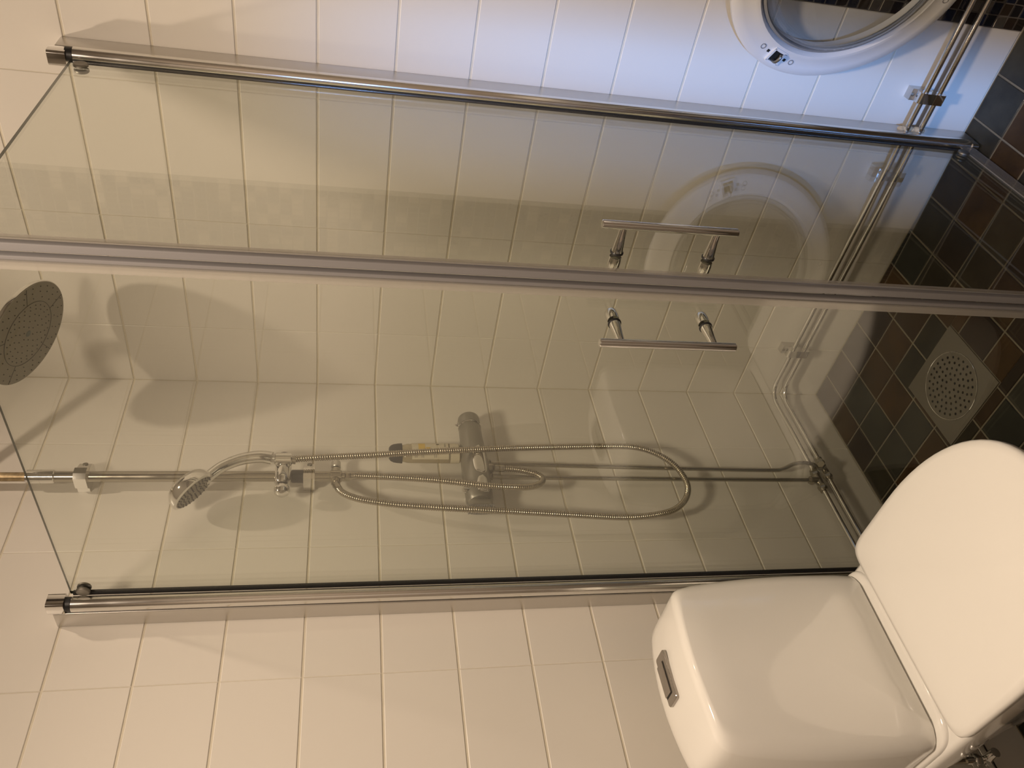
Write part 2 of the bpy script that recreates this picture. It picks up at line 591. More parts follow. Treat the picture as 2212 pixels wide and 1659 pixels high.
mf = bpy.data.objects.new('mosaic_field', me)
COL.objects.link(mf)
mf.parent = wall_right
mf['kind'] = 'stuff'

# floor tiles, 100 mm, cut around the drain
DR = (0.281, 0.292, 0.482, 0.493)
fx = [0.0, 0.111] + [0.111 + 0.101 * k for k in range(1, 22)]
fx = [x for x in fx if x < ROOM_X - 0.01] + [ROOM_X]
fy = [0.0, 0.079] + [0.079 + 0.1005 * k for k in range(1, 21)]
fy = [y for y in fy if y < ROOM_Y - 0.01] + [ROOM_Y]
def minus(rect, hole):
    x0, y0, x1, y1 = rect
    a, b, c, d = hole
    if x1 <= a or x0 >= c or y1 <= b or y0 >= d:
        return [rect]
    out = []
    if x0 < a: out.append((x0, y0, a, y1))
    if x1 > c: out.append((c, y0, x1, y1))
    m0, m1 = max(x0, a), min(x1, c)
    if y0 < b: out.append((m0, y0, m1, b))
    if y1 > d: out.append((m0, d, m1, y1))
    return out
FG = 0.0042
rest = []
for i in range(len(fx) - 1):
    for j in range(len(fy) - 1):
        for rc in minus((fx[i] + FG / 2, fy[j] + FG / 2, fx[i + 1] - FG / 2, fy[j + 1] - FG / 2), (DR[0] - 0.002, DR[1] - 0.002, DR[2] + 0.002, DR[3] + 0.002)):
            x0, y0, x1, y1 = rc
            if x1 - x0 < 0.006 or y1 - y0 < 0.006:
                continue
            mtx = Matrix.Translation(((x0 + x1) / 2, (y0 + y1) / 2, 0.0))
            if fx[i] < 1.3 and fy[j] < 1.5:
                place_tile('floor_tile', x1 - x0, y1 - y0, M['slate'], mtx, floor, 0.002, ch=0.0016)
            else:
                rest.append((x0, y0, x1, y1))
vs, fs, tones = [], [], []
for x0, y0, x1, y1 in rest:
    t = tile_mesh('t', x1 - x0, y1 - y0, M['slate'], GD, 0.0016)
    b = len(vs)
    vs += [(v.co.x + (x0 + x1) / 2, v.co.y + (y0 + y1) / 2, v.co.z) for v in t.vertices]
    fs += [[b + k for k in p.vertices] for p in t.polygons]
    tones += [random.random()] * len(t.polygons)
    bpy.data.meshes.remove(t)
me = bpy.data.meshes.new('floor_tile_field')
me.from_pydata(vs, [], fs)
at = me.attributes.new('tone', 'FLOAT', 'FACE')
at.data.foreach_set('value', tones)
me.materials.append(M['slate'])
ff = bpy.data.objects.new('floor_tile_field', me)
COL.objects.link(ff)
ff.parent = floor
ff['kind'] = 'stuff'

# ------------------------------------------------------------------ ceiling lamps
def ceiling_spot(loc, label, power, color, radius):
    t = thing('ceiling_lamp', label, 'lamp', (loc[0], loc[1], loc[2] - 0.012), 'ceiling spotlights')
    MB().lathe([(0.045, 0.045), (0.050, 0.035), (0.050, 0.004), (0.046, 0.0), (0.036, 0.0), (0.032, 0.012), (0.030, 0.014)], (loc[0], loc[1], ROOM_Z - 0.045), (0, 0, 1), 28, True, True).build('housing', M['white_plastic'], t)
    for k in range(6):
        a = k * math.pi / 3
        MB().cyl((loc[0] + 0.015 * math.cos(a), loc[1] + 0.015 * math.sin(a), ROOM_Z - 0.040), (loc[0] + 0.015 * math.cos(a), loc[1] + 0.015 * math.sin(a), ROOM_Z - 0.028), 0.004, 10).build('led_chip', M['led'], t)
    ld = bpy.data.lights.new('lamp_light', 'SPOT')
    ld.energy = power
    ld.color = color
    ld.shadow_soft_size = radius
    ld.spot_size = math.radians(172)
    ld.spot_blend = 1.0
    lo = bpy.data.objects.new('lamp_light', ld)
    COL.objects.link(lo)
    lo.location = (0, 0, 0.0)
    lo.parent = t
    return t
ceiling_spot(LAMP, 'small round ceiling spotlight over the glass shower corner', LAMP_POWER, LAMP_COLOR, 0.018)
ceiling_spot(FILL_LAMP, 'unseen ceiling spotlight added as soft fill for the room', FILL_LAMP_POWER, LAMP_COLOR, 0.10)

# ------------------------------------------------------------------ shower doors
ZT = 1.897
class Frame:
    def __init__(s, o, d, n):
        s.o = Vector(o); s.d = Vector(d).normalized(); s.n = Vector(n).normalized()
    def p(s, u, n, z):
        return s.o + s.d * u + s.n * n + Vector((0, 0, z))
    def box(s, mb, u0, u1, n0, n1, z0, z1):
        mb.add([s.p(u0, n0, z0), s.p(u1, n0, z0), s.p(u1, n1, z0), s.p(u0, n1, z0),
                s.p(u0, n0, z1), s.p(u1, n0, z1), s.p(u1, n1, z1), s.p(u0, n1, z1)],
               [(0, 3, 2, 1), (4, 5, 6, 7), (0, 1, 5, 4), (1, 2, 6, 5), (2, 3, 7, 6), (3, 0, 4, 7)])
        return mb
FR = Frame((0, 0.829, 0), (1, 0.0256, 0), (-0.0256, 1, 0))
FL = Frame((0.664, 0, 0), (0.02, 1, 0), (1, -0.02, 0))

def rounded_strip(fr, u0, u1, n0, n1, z0, z1, r, k=4):
    """vertical bar with rounded plan corners"""
    pts = []
    for (cu, cn, a0) in ((u1 - r, n1 - r, 0), (u0 + r, n1 - r, 90), (u0 + r, n0 + r, 180), (u1 - r, n0 + r, 270)):
        for i in range(k + 1):
            a = math.radians(a0 + 90 * i / k)
            pts.append((cu + r * math.cos(a), cn + r * math.sin(a)))
    return [[fr.p(u, n, z) for u, n in pts] for z in (z0, z1)]

def shower_door(fr, label, glass_u, tube_un, lip_u, handle_u, button_u, tube_r, mag):
    t = thing('shower_door', label, 'shower door', fr.p(tube_un[0], tube_un[1], 0.012), 'glass doors of the shower corner')
    g0, g1 = glass_u
    gl = fr.box(MB(), g0, g1, -0.003, 0.003, 0.03, ZT)
    gp = gl.build('glass_pane', M['glass'], t, smooth=0)
    gp.data.materials.append(M['glass_edge'])
    for f in gp.data.polygons:
        if abs(f.normal.dot(fr.n)) < 0.5:
            f.material_index = 1
    # hinge tube running the full height, with its black gasket
    c0 = fr.p(*tube_un, 0.02)
    c1 = fr.p(*tube_un, ZT - 0.004)
    MB().cyl(c0, c1, tube_r, 28).build('hinge_tube', M['hinge'], t)
    fr.box(MB(), g0 - 0.005, g0 + 0.0016, -0.0036, 0.0036, 0.03, ZT - 0.004).build('gasket', M['black'], t, smooth=0)
    # clear sealing lips and the magnet strip along the closing edge
    mb = MB()
    fr.box(mb, lip_u, g1 + 0.001, 0.0032, 0.0052, 0.03, ZT)
    fr.box(mb, lip_u, g1 + 0.001, -0.0052, -0.0032, 0.03, ZT)
    seal = mb.build('closing_seal', M['seal'], t, smooth=0)
    MB().loft(rounded_strip(fr, g1 + 0.0045, g1 + mag, -0.0055, 0.0062, 0.03, ZT, 0.0015)).build('magnet_strip', M['magnet'], seal)
    MB().loft(rounded_strip(fr, g1 + 0.0008, g1 + 0.0045, -0.0066, 0.0066, 0.03, ZT, 0.0015)).build('seal_bead', M['seal'], seal)
    # sweep along the bottom edge
    mb = MB()
    fr.box(mb, g0, g1, 0.0032, 0.0055, 0.006, 0.045)
    fr.box(mb, g0, g1, -0.0055, -0.0032, 0.006, 0.045)
    fr.box(mb, g0, g1, -0.003, 0.003, 0.004, 0.028)
    mb.build('bottom_seal', M['seal'], t, smooth=0)
    # round hinge buttons, top and bottom
    for z in (1.8735, 0.055):
        for s in (1, -1):
            MB().lathe([(0.0125, 0.0), (0.0125, 0.003), (0.0108, 0.0048)], fr.p(button_u, s * 0.0032, z), fr.n * s, 24).build('hinge_button', M['steel'], t)
    # handle
    z0, z1, off = 0.828, 1.045, 0.050
    mb = MB()
    mb.cyl(fr.p(handle_u, off, z0), fr.p(handle_u, off, z1), 0.0067, 22, bevel=0.0012)
    h = mb.build('handle', M['chrome'], t)
    for z in (0.8615, 1.0105):
        MB().lathe([(0.0054, off - 0.002), (0.0062, 0.034), (0.0082, 0.012), (0.0092, 0.006), (0.0092, 0.0032)], fr.p(handle_u, 0, z), fr.n, 20).build('post', M['chrome'], h)
        MB().lathe([(0.0102, 0.0032), (0.0104, 0.0045), (0.0100, 0.0062)], fr.p(handle_u, 0, z), fr.n, 20).build('washer', M['black'], h)
        MB().lathe([(0.0092, 0.0032), (0.0098, 0.010), (0.0098, 0.022), (0.0082, 0.0245)], fr.p(handle_u, 0, z), -fr.n, 20).build('inner_knob', M['chrome'], h)
    return t

shower_door(FR, 'clear glass shower door beside the open washing machine door, bar handle outside', (0.066, 0.668), (0.054, 0.0075), 0.660, 0.613, 0.092, 0.0135, 0.0145)
shower_door(FL, 'clear glass shower door beside the toilet cistern, bar handle outside', (0.068, 0.8265), (0.056, 0.018), 0.8155, 0.768, 0.0775, 0.0145, 0.0105)

# wall profiles that carry the doors
def wall_profile(fn, label, out0, out1, cap0, cap1, tube_c, tube_r):
    """fn(d, s, z): d = distance from wall, s = position along wall"""
    t = thing('wall_profile', label, 'wall profile', fn(0.02, (out0 + out1) / 2, 0.0), 'wall profiles of the shower doors')
    def bar(d0, d1, s0, s1, z0, z1, r, k=3):
        pts = []
        for (cd, cs, a0) in ((d1 - r, s1 - r, 0), (d0 + r, s1 - r, 90), (d0 + r, s0 + r, 180), (d1 - r, s0 + r, 270)):
            for i in range(k + 1):
                a = math.radians(a0 + 90 * i / k)
                pts.append((cd + r * math.cos(a), cs + r * math.sin(a)))
        return [[fn(d, s, z) for d, s in pts] for z in (z0, z1)]
    MB().loft(bar(0.0005, 0.0445, out0, out1, 0.004, 1.925, 0.002)).build('channel', M['satin'], t)
    MB().loft(bar(0.0445, 0.0475, out0 + 0.004, out1 - 0.003, 0.006, 1.915, 0.0008)).build('groove', M['black'], t)
    # chrome end caps around the pivot, top and bottom
    c = fn(tube_c[0], tube_c[1], 0)
    for (za, zb) in ((1.904, 1.934), (0.004, 0.020)):
        MB().loft(bar(0.040, tube_c[0] + 0.0155, out0 + 0.001, out1 - 0.0005, za, zb, 0.006, 4)).build('end_cap', M['chrome'], t)
    MB().cyl(Vector((c.x, c.y, 1.894)), Vector((c.x, c.y, 1.906)), tube_r * 0.93, 24).build('pivot_ring', M['black'], t)
    return t
wall_profile(lambda d, s, z: Vector((d, s, z)), 'satin wall profile with chrome cap beside the washing machine door', 0.818, 0.848, 0, 0, (0.054, 0.8378), 0.0135)
wall_profile(lambda d, s, z: Vector((s, d, z)), 'satin wall profile with chrome cap above the toilet cistern', 0.666, 0.697, 0, 0, (0.056, 0.683), 0.0145)

# ------------------------------------------------------------------ water pipes
def nut(mb, p, ax, r, L, seg=6):
    mb.lathe([(r * 0.88, 0), (r, L * 0.2), (r, L * 0.8), (r * 0.88, L)], Vector(p) - Vector(ax).normalized() * L / 2, ax, seg)

PR = 0.0062
def pipe_run(z, bend, label):
    t = thing('water_pipe', label, 'pipe', (0.03, 0.03, z - PR), 'water pipes along the walls')
    pts = [(0.03, 1.62, z), (0.03, 0.9, z), (0.03, 0.4, z)]
    cx = 0.03 + bend
    arc = [(cx - bend * math.cos(a), cx - bend * math.sin(a), z) for a in [math.radians(x) for x in (0, 15, 30, 45, 60, 75, 90)]]
    pts += [(0.03, cx + 0.05, z)] + arc + [(cx + 0.05, 0.03, z), (0.5, 0.03, z), (1.0, 0.03, z), (1.75, 0.03, z)]
    MB().tube(pts, PR, 14, 1).build('pipe', M['chrome'], t)
    return t
p1 = pipe_run(0.1745, 0.045, 'upper of two chrome water pipes running along the foot of both walls')
p2 = pipe_run(0.1405, 0.045, 'lower of two chrome water pipes running along the foot of both walls')
R1 = [(0.316, 0.040, 1.056), (0.321, 0.036, 0.826), (0.326, 0.031, 0.514), (0.330, 0.030, 0.306), (0.329, 0.034, 0.266), (0.324, 0.046, 0.239), (0.325, 0.054, 0.214), (0.326, 0.049, 0.182), (0.326, 0.034, 0.158), (0.326, 0.030, 0.1405)]
R2 = [(0.359, 0.040, 1.056), (0.360, 0.035, 0.834), (0.361, 0.031, 0.526), (0.364, 0.030, 0.25), (0.364, 0.030, 0.1745)]
MB().tube(R1, 0.0053, 12, 5).build('riser', M['dark_chrome'], p2)
MB().tube(R2, 0.0053, 12, 4).build('riser', M['dark_chrome'], p1)
def tee(x, z, parent, up):
    mb = MB()
    mb.cyl((x - 0.020, 0.03, z), (x + 0.020, 0.03, z), 0.0098, 16)
    nut(mb, (x - 0.024, 0.03, z), (1, 0, 0), 0.0122, 0.013)
    nut(mb, (x + 0.024, 0.03, z), (1, 0, 0), 0.0122, 0.013)
    mb.cyl((x + 0.030, 0.03, z), (x + 0.036, 0.03, z), 0.0102, 16)
    mb.cyl((x - 0.036, 0.03, z), (x - 0.030, 0.03, z), 0.0102, 16)
    q = Vector((x, 0.03, z)) + Vector(up) * 0.017
    mb.cyl((x, 0.03, z), q, 0.0098, 16)
    nut(mb, q + Vector(up) * 0.004, up, 0.0115, 0.012)
    mb.build('tee_fitting', M['dark_chrome'], parent)
tee(0.366, 0.1745, p1, (0, 0, 1))
tee(0.326, 0.1405, p2, (0, 0.75, 0.66))
# stop valve fed from the lower pipe behind the toilet
mb = MB()
mb.cyl((1.06, 0.03, 0.1405), (1.12, 0.03, 0.1405), 0.0105, 16)
mb.cyl((1.09, 0.03, 0.1405), (1.09, 0.062, 0.1405), 0.0095, 16)
nut(mb, (1.09, 0.03, 0.163), (0, 0, 1), 0.012, 0.016)
mb.cyl((1.09, 0.03, 0.15), (1.09, 0.03, 0.19), 0.008, 12)
mb.build('stop_valve', M['chrome'], p2)
MB().tube([(1.09, 0.03, 0.185), (1.085, 0.032, 0.26), (1.06, 0.05, 0.34), (1.05, 0.10, 0.39), (1.05, 0.125, 0.42)], 0.005, 10, 6).build('supply_hose', M['hose'], p2)

def pipe_clamp(y, label):
    t = thing('pipe_clamp', label, 'pipe clamp', (0.0, y, 0.118), 'clamps on the water pipes')
    MB().box((0.0005, y - 0.0125, 0.150), (0.020, y + 0.0125, 0.200)).build('base_block', M['satin'], t, smooth=0)
    mb = MB()
    poly = []
    x0, x1, z0, z1, r = 0.018, 0.0410, 0.125, 0.190, 0.007
    for (cx, cz, a0) in ((x1 - r, z1 - r, 0), (x0 + r, z1 - r, 90), (x0 + r, z0 + r, 180), (x1 - r, z0 + r, 270)):
        for i in range(4):
            a = math.radians(a0 + 30 * i)
            poly.append((cx + r * math.cos(a), y - 0.0115, cz + r * math.sin(a)))
    mb.prism(poly, (0, 0.023, 0))
    mb.build('clip', M['chrome'], t)
    MB().lathe([(0.004, 0.0), (0.004, 0.0012), (0.0028, 0.0018)], (0.0201, y, 0.1955), (1, 0, 0), 12).build('screw', M['steel'], t)
    return t
pipe_clamp(0.925, 'chrome double pipe clamp outside the shower under the washing machine door')
pipe_clamp(0.188, 'chrome double pipe clamp inside the shower near the corner')

# old silicone where the pipes pass under the profile
mb = MB()
random.seed(3)
for (y, z, s) in ((0.852, 0.186, 0.010), (0.853, 0.177, 0.012), (0.853, 0.165, 0.009), (0.852, 0.155, 0.008), (0.853, 0.146, 0.011), (0.852, 0.134, 0.009)):
    rows = []
    for k in range(5):
        th = math.pi * k / 4
        rows.append([Vector((0.026 + s * 0.7 * math.sin(th) * math.cos(a) * random.uniform(.8, 1.2), y - 0.002 + s * 0.55 * math.cos(th), z + s * math.sin(th) * math.sin(a) * random.uniform(.8, 1.2))) for a in [2 * math.pi * i / 10 for i in range(10)]])
    mb.loft(rows)
tag(mb.build('silicone_blob', M['silicone'], None), 'yellowed lump of old silicone around the pipes at the wall profile', 'sealant')

# ------------------------------------------------------------------ floor drain
t = thing('floor_drain', 'square steel floor drain with round perforated grate', 'floor drain', ((DR[0] + DR[2]) / 2, (DR[1] + DR[3]) / 2, -0.002))
DC = Vector((0.3835, 0.392, 0.0))
def holed_plate(name, outer, holes, z, thick, mat, parent):
    bm = bmesh.new()
    es = []
    for lp in [outer] + holes:
        vs = [bm.verts.new((p[0], p[1], z)) for p in lp]
        es += [bm.edges.new((vs[i], vs[(i + 1) % len(vs)])) for i in range(len(vs))]
    bmesh.ops.triangle_fill(bm, use_beauty=True, edges=es, normal=(0, 0, 1))
    g = bmesh.ops.extrude_face_region(bm, geom=list(bm.faces))
    bmesh.ops.translate(bm, verts=[v for v in g['geom'] if isinstance(v, bmesh.types.BMVert)], vec=(0, 0, -thick))
    bmesh.ops.recalc_face_normals(bm, faces=bm.faces)
    me = bpy.data.meshes.new(name)
    off = ORIGIN[parent.name]
    bmesh.ops.translate(bm, verts=bm.verts, vec=-off)
    bm.to_mesh(me)
    bm.free()
    me.materials.append(mat)
    o = bpy.data.objects.new(name, me)
    COL.objects.link(o)
    o.parent = parent
    ORIGIN[o.name] = off
    return o
def circle(c, r, n):
    return [(c[0] + r * math.cos(2 * math.pi * i / n), c[1] + r * math.sin(2 * math.pi * i / n)) for i in range(n)]
RG = 0.080
holed_plate('frame_plate', [(DR[0], DR[1]), (DR[2], DR[1]), (DR[2], DR[3]), (DR[0], DR[3])], [circle(DC, RG + 0.0018, 64)], 0.0015, 0.004, M['steel'], t)
holes = []
for rr, n, ph in ((0.015, 6, 0.1), (0.0285, 12, 0.25), (0.042, 17, 0.0), (0.0555, 22, 0.1), (0.068, 25, 0.2)):
    for i in range(n):
        a = ph + 2 * math.pi * i / n
        holes.append(circle((DC.x + rr * math.cos(a), DC.y + rr * math.sin(a)), 0.0033, 10))
holed_plate('grate', circle(DC, RG, 64), holes, 0.0022, 0.0022, M['steel'], t)
MB().lathe([(0.0815, 0.0), (0.0815, 0.0004)], (DC.x, DC.y, -0.0019), (0, 0, 1), 32).build('drain_cup', M['dark'], t)
MB().lathe([(RG + 0.0006, 0), (RG + 0.0016, 0.0006), (RG + 0.0006, 0.0012), (RG - 0.0004, 0.0006), (RG + 0.0006, 0)], (DC.x, DC.y, 0.0018), (0, 0, 1), 64, False, False).build('grate_rim', M['chrome'], t)

# ------------------------------------------------------------------ shower column
RXc, RYc = 0.357, 0.040
t = thing('shower_column', 'chrome shower column with overhead rain head on the tiled wall', 'shower column', (RXc, 0.0, 1.42))
MB().cyl((RXc, RYc, 1.432), (RXc, RYc, 2.010), 0.0120, 24).build('slide_rail', M['dark_chrome'], t)
mb = MB()
mb.cyl((RXc, RYc, 2.006), (RXc, RYc, 2.062), 0.0152, 24, bevel=0.0015)
mb.cyl((RXc, RYc, 2.033), (RXc, RYc, 2.0345), 0.0157, 24)
mb.build('coupling', M['chrome'], t)
HC = Vector((0.169, 0.280, 2.057))
HN = Vector((-0.37, 0.19, 1.0)).normalized()
joint = HC + HN * 0.045
ARM = [(RXc, RYc, 2.06), (RXc, RYc, 2.13), (RXc - 0.001, RYc + 0.001, 2.185), (RXc - 0.012, RYc + 0.013, 2.214), (RXc - 0.04, RYc + 0.046, 2.224), (0.26, 0.155, 2.224), (0.20, 0.228, 2.222), (0.168, 0.263, 2.214), (joint.x + 0.004, joint.y - 0.006, 2.185), (joint.x, joint.y, joint.z + 0.02)]
MB().tube(ARM, 0.0098, 16, 6).build('arm', M['rust'], t)
for z in (1.9535, 1.4775):
    mb = MB()
    poly = [(RXc - 0.044, 0.0), (RXc - 0.044, 0.030), (RXc - 0.036, 0.041), (RXc - 0.016, 0.050), (RXc - 0.008, 0.060), (RXc + 0.008, 0.060), (RXc + 0.018, 0.052), (RXc + 0.018, 0.022), (RXc + 0.010, 0.012), (RXc + 0.010, 0.0)]
    mb.prism([(x, y + 0.0005, z - 0.0125) for x, y in poly], (0, 0, 0.025))
    br = mb.build('wall_bracket', M['chrome'], t, smooth=20)
    MB().lathe([(0.0055, 0), (0.0055, 0.0012), (0.004, 0.0018)], (RXc - 0.033, 0.0435, z), Vector((-0.35, 0.9, 0)), 16).build('screw', M['steel'], br)
sh = MB().lathe([(0.119, 0.002), (0.1195, 0.005), (0.1185, 0.0095), (0.108, 0.0125), (0.05, 0.017), (0.026, 0.022), (0.019, 0.034), (0.019, 0.046), (0.014, 0.058), (0.010, 0.066)], HC, HN, 64).build('rain_head', M['chrome'], t)
MB().lathe([(0.1172, 0.0), (0.1178, 0.0022)], HC, HN, 64).build('spray_plate', M['head_face'], sh, label='dull grey spray plate')
hu = HN.cross(Vector((0, 0, 1))).normalized()
hv = HN.cross(hu)
nz = MB()
for rr, n in ((0.016, 6), (0.030, 10), (0.044, 16), (0.057, 20), (0.066, 24), (0.084, 18), (0.097, 24), (0.109, 28)):
    for i in range(n):
        a = 2 * math.pi * (i + 0.37 * rr * 100) / n
        q = HC + hu * rr * math.cos(a) + hv * rr * math.sin(a)
        nz.lathe([(0.0015, 0), (0.0009, 0.0016)], q, -HN, 6)
nz.build('nozzles', M['dark'], sh, kind='stuff')
rg = MB()
rg.lathe([(0.0735, -0.0002), (0.0742, 0.0010), (0.0749, -0.0002)], HC, -HN, 64, False, False)
for i in range(5):
    a = 2 * math.pi * i / 5 + 0.5
    e = hu * math.cos(a) + hv * math.sin(a)
    s = HN.cross(e)
    q0, q1 = HC + e * 0.0745, HC + e * 0.1165
    rg.add([q0 + s * 0.0005 - HN * 0.0006, q0 - s * 0.0005 - HN * 0.0006, q1 - s * 0.0005 - HN * 0.0006, q1 + s * 0.0005 - HN * 0.0006, q0 + s * 0.0005, q0 - s * 0.0005, q1 - s * 0.0005, q1 + s * 0.0005],
           [(0, 1, 2, 3), (0, 4, 5, 1), (1, 5, 6, 2), (2, 6, 7, 3), (3, 7, 4, 0)])
rg.build('plate_groove', M['dark'], sh)
MB().lathe([(0.0075, 0), (0.0065, 0.001)], HC, -HN, 20).build('centre_button', M['blue_dot'], sh)
# diverter at the foot of the rail
mb = MB()
mb.cyl((RXc, RYc, 1.398), (RXc, RYc, 1.448), 0.0105, 20)
mb.cyl((RXc, RYc, 1.404), (RXc, RYc, 1.432), 0.0140, 20, bevel=0.002)
mb.cyl((RXc - 0.020, RYc, 1.418), (RXc + 0.022, RYc, 1.418), 0.0108, 20)
nut(mb, (RXc, RYc, 1.391), (0, 0, 1), 0.0108, 0.014)
mb.cyl((RXc + 0.020, RYc, 1.418), (RXc + 0.030, RYc + 0.002, 1.416), 0.0092, 18)
dv = mb.build('diverter', M['dark_chrome'], t)
MB().cyl((RXc - 0.020, RYc, 1.418), (RXc - 0.026, RYc, 1.418), 0.0085, 18).build('stem', M['black'], dv)
MB().cyl((RXc - 0.025, RYc, 1.418), (RXc - 0.043, RYc, 1.418), 0.0108, 20, bevel=0.002).build('diverter_knob', M['satin'], dv)
MB().cyl((RXc, RYc, 1.490), (RXc, RYc, 1.5165), 0.0150, 24, bevel=0.001).build('rubber_sleeve', M['black'], t)
# sliding hand shower holder
hx = [0.322, 0.418]
mb = MB()
mb.lathe([(0.012, 0.0), (0.0165, 0.004), (0.018, 0.018), (0.0175, 0.045), (0.0185, 0.062), (0.0150, 0.070)], (0.331, 0.072, 1.5335), (1, -0.16, 0), 28)
mb.cyl((0.357, 0.030, 1.517), (0.357, 0.030, 1.549), 0.0185, 24, bevel=0.003)
mb.cyl((0.345, 0.0855, 1.515), (0.345, 0.0855, 1.552), 0.0145, 24, bevel=0.002)
hd = mb.build('slide_holder', M['chrome'], t)
MB().lathe([(0.0155, 0.0), (0.0158, 0.006), (0.012, 0.010)], (0.331, 0.072, 1.5335), (-1, 0.16, 0), 24).build('release_button', M['black'], hd)
MB().lathe([(0.003, 0.0), (0.0135, 0.003), (0.0172, 0.010), (0.0176, 0.015), (0.0155, 0.022), (0.009, 0.027), (0.001, 0.0285)], (0.400, 0.061, 1.5335), (1, -0.16, 0), 24).build('knob', M['chrome'], hd)

# ------------------------------------------------------------------ hand shower
t = thing('hand_shower', 'chrome hand shower resting tilted in the sliding holder', 'hand shower', (0.344, 0.0855, 1.545))
path = [(0.3445, 0.0855, 1.535), (0.343, 0.0855, 1.556), (0.338, 0.085, 1.586), (0.345, 0.084, 1.625), (0.363, 0.082, 1.660), (0.384, 0.080, 1.682), (0.405, 0.0785, 1.697)]
def hr(s, i):
    return 0.0090 if s < 0.02 else (0.0125 - 0.0025 * min(1, max(0, (s - 0.03) / 0.13)))
MB().tube([path[0], path[1], (0.3415, 0.0854, 1.562)], 0.0088, 16, 3).build('connector', M['satin'], t)
MB().tube([(0.3425, 0.0855, 1.558)] + path[2:], lambda s, i: 0.0144 - 0.0026 * min(1, s / 0.14), 20, 6).build('handle', M['chrome'], t)
HH = Vector((0.429, 0.078, 1.716))
hn = Vector((0.60, -0.29, -0.70)).normalized()
MB().lathe([(0.010, 0.030), (0.030, 0.028), (0.042, 0.023), (0.0480, 0.015), (0.0510, 0.004), (0.0515, -0.004), (0.0475, -0.006)], HH, -hn, 40).build('head', M['chrome'], t)
fp = MB().lathe([(0.0465, 0.0046), (0.045, 0.0062)], HH, hn, 40).build('spray_face', M['head_face'], t, label='dark spray face with rubber nozzles')
a1 = hn.cross(Vector((0, 0, 1))).normalized()
b1 = hn.cross(a1)
nz = MB()
for rr, n in ((0.009, 6), (0.018, 12), (0.027, 16), (0.035, 22), (0.0415, 26)):
    for i in range(n):
        a = 2 * math.pi * (i + 0.5 * (n % 4)) / n
        nz.lathe([(0.0019, 0), (0.0016, 0.0022)], HH + hn * 0.006 + a1 * rr * math.cos(a) + b1 * rr * math.sin(a), hn, 6)
nz.build('nozzles', M['black'], fp, kind='stuff')

# ------------------------------------------------------------------ hoses
HOSE_A = [(0.345, 0.0855, 1.528), (0.345, 0.085, 1.514), (0.339, 0.085, 1.445), (0.333, 0.086, 1.341), (0.325, 0.088, 1.234), (0.319, 0.090, 1.124), (0.310, 0.088, 1.010), (0.298, 0.080, 0.891), (0.285, 0.070, 0.765), (0.280, 0.062, 0.675), (0.300, 0.058, 0.617), (0.337, 0.056, 0.580), (0.381, 0.055, 0.566), (0.418, 0.055, 0.570), (0.455, 0.056, 0.594), (0.483, 0.058, 0.635), (0.498, 0.060, 0.698), (0.504, 0.064, 0.770), (0.501, 0.070, 0.872), (0.500, 0.080, 0.982), (0.498, 0.088, 1.090), (0.490, 0.088, 1.192), (0.474, 0.080, 1.282), (0.457, 0.072, 1.342), (0.440, 0.064, 1.377), (0.415, 0.053, 1.404), (0.384, 0.042, 1.4165)]
HOSE_B = [(0.357, 0.040, 1.386), (0.358, 0.043, 1.372), (0.370, 0.055, 1.340), (0.396, 0.080, 1.269), (0.416, 0.095, 1.198), (0.431, 0.102, 1.137), (0.439, 0.102, 1.085), (0.440, 0.098, 1.030), (0.432, 0.088, 0.984), (0.414, 0.076, 0.952), (0.389, 0.064, 0.936), (0.367, 0.056, 0.942), (0.352, 0.052, 0.969), (0.343, 0.050, 1.002), (0.341, 0.050, 1.045)]
def hose(pts, label, r):
    t = thing('shower_hose', label, 'hose', pts[0], 'hoses of the shower')
    path = catmull([Vector(p) for p in pts], 8)
    step = 0.0013
    amp = 0.0011
    MB().tube(path, lambda s, i: r + amp * (-1.0, 0.35, 0.8, 0.35)[i % 4], 10, 1, rings=step).build('corrugated_tube', M['hose'], t, smooth=50)
    for a, b in ((path[0], path[3]), (path[-1], path[-4])):
        MB().cyl(a, a + (b - a).normalized() * 0.022, r * 1.18, 16).build('ferrule', M['dark_chrome'], t)
    return t
hose(HOSE_A, 'long corrugated metal hose hanging in a deep loop from the hand shower', 0.0071)
hose(HOSE_B, 'short corrugated metal hose curling from the diverter to the mixer tap', 0.0071)

# ------------------------------------------------------------------ mixer tap
MX = Vector((0.320, 0.050, 1.092))
t = thing('mixer_tap', 'grey satin thermostat mixer tap on the shower wall', 'mixer tap', (0.32, 0.0, 1.062))
ax = Vector((1, 0, 0))
MB().lathe([(0.0260, 0.0), (0.0280, 0.003), (0.0284, 0.040), (0.0315, 0.085), (0.0335, 0.125), (0.0335, 0.190), (0.0315, 0.235), (0.0280, 0.242)], (0.206, 0.050, 1.092), ax, 40).build('body', M['mixer_grey'], t)
MB().lathe([(0.0284, 0.0), (0.0292, 0.002), (0.0284, 0.004)], (0.2045, 0.050, 1.092), ax, 40).build('trim_ring', M['chrome'], t)
kn = MB().lathe([(0.0235, 0.0), (0.0268, 0.004), (0.0282, 0.012), (0.0282, 0.031)], (0.172, 0.050, 1.092), ax, 40).build('temperature_knob', M['mixer_grey'], t)
MB().lathe([(0.0055, 0.0), (0.0055, 0.006), (0.003, 0.009)], (0.199, 0.054, 1.119), Vector((0, 0.1, 1)), 14).build('stop_button', M['chrome'], kn)
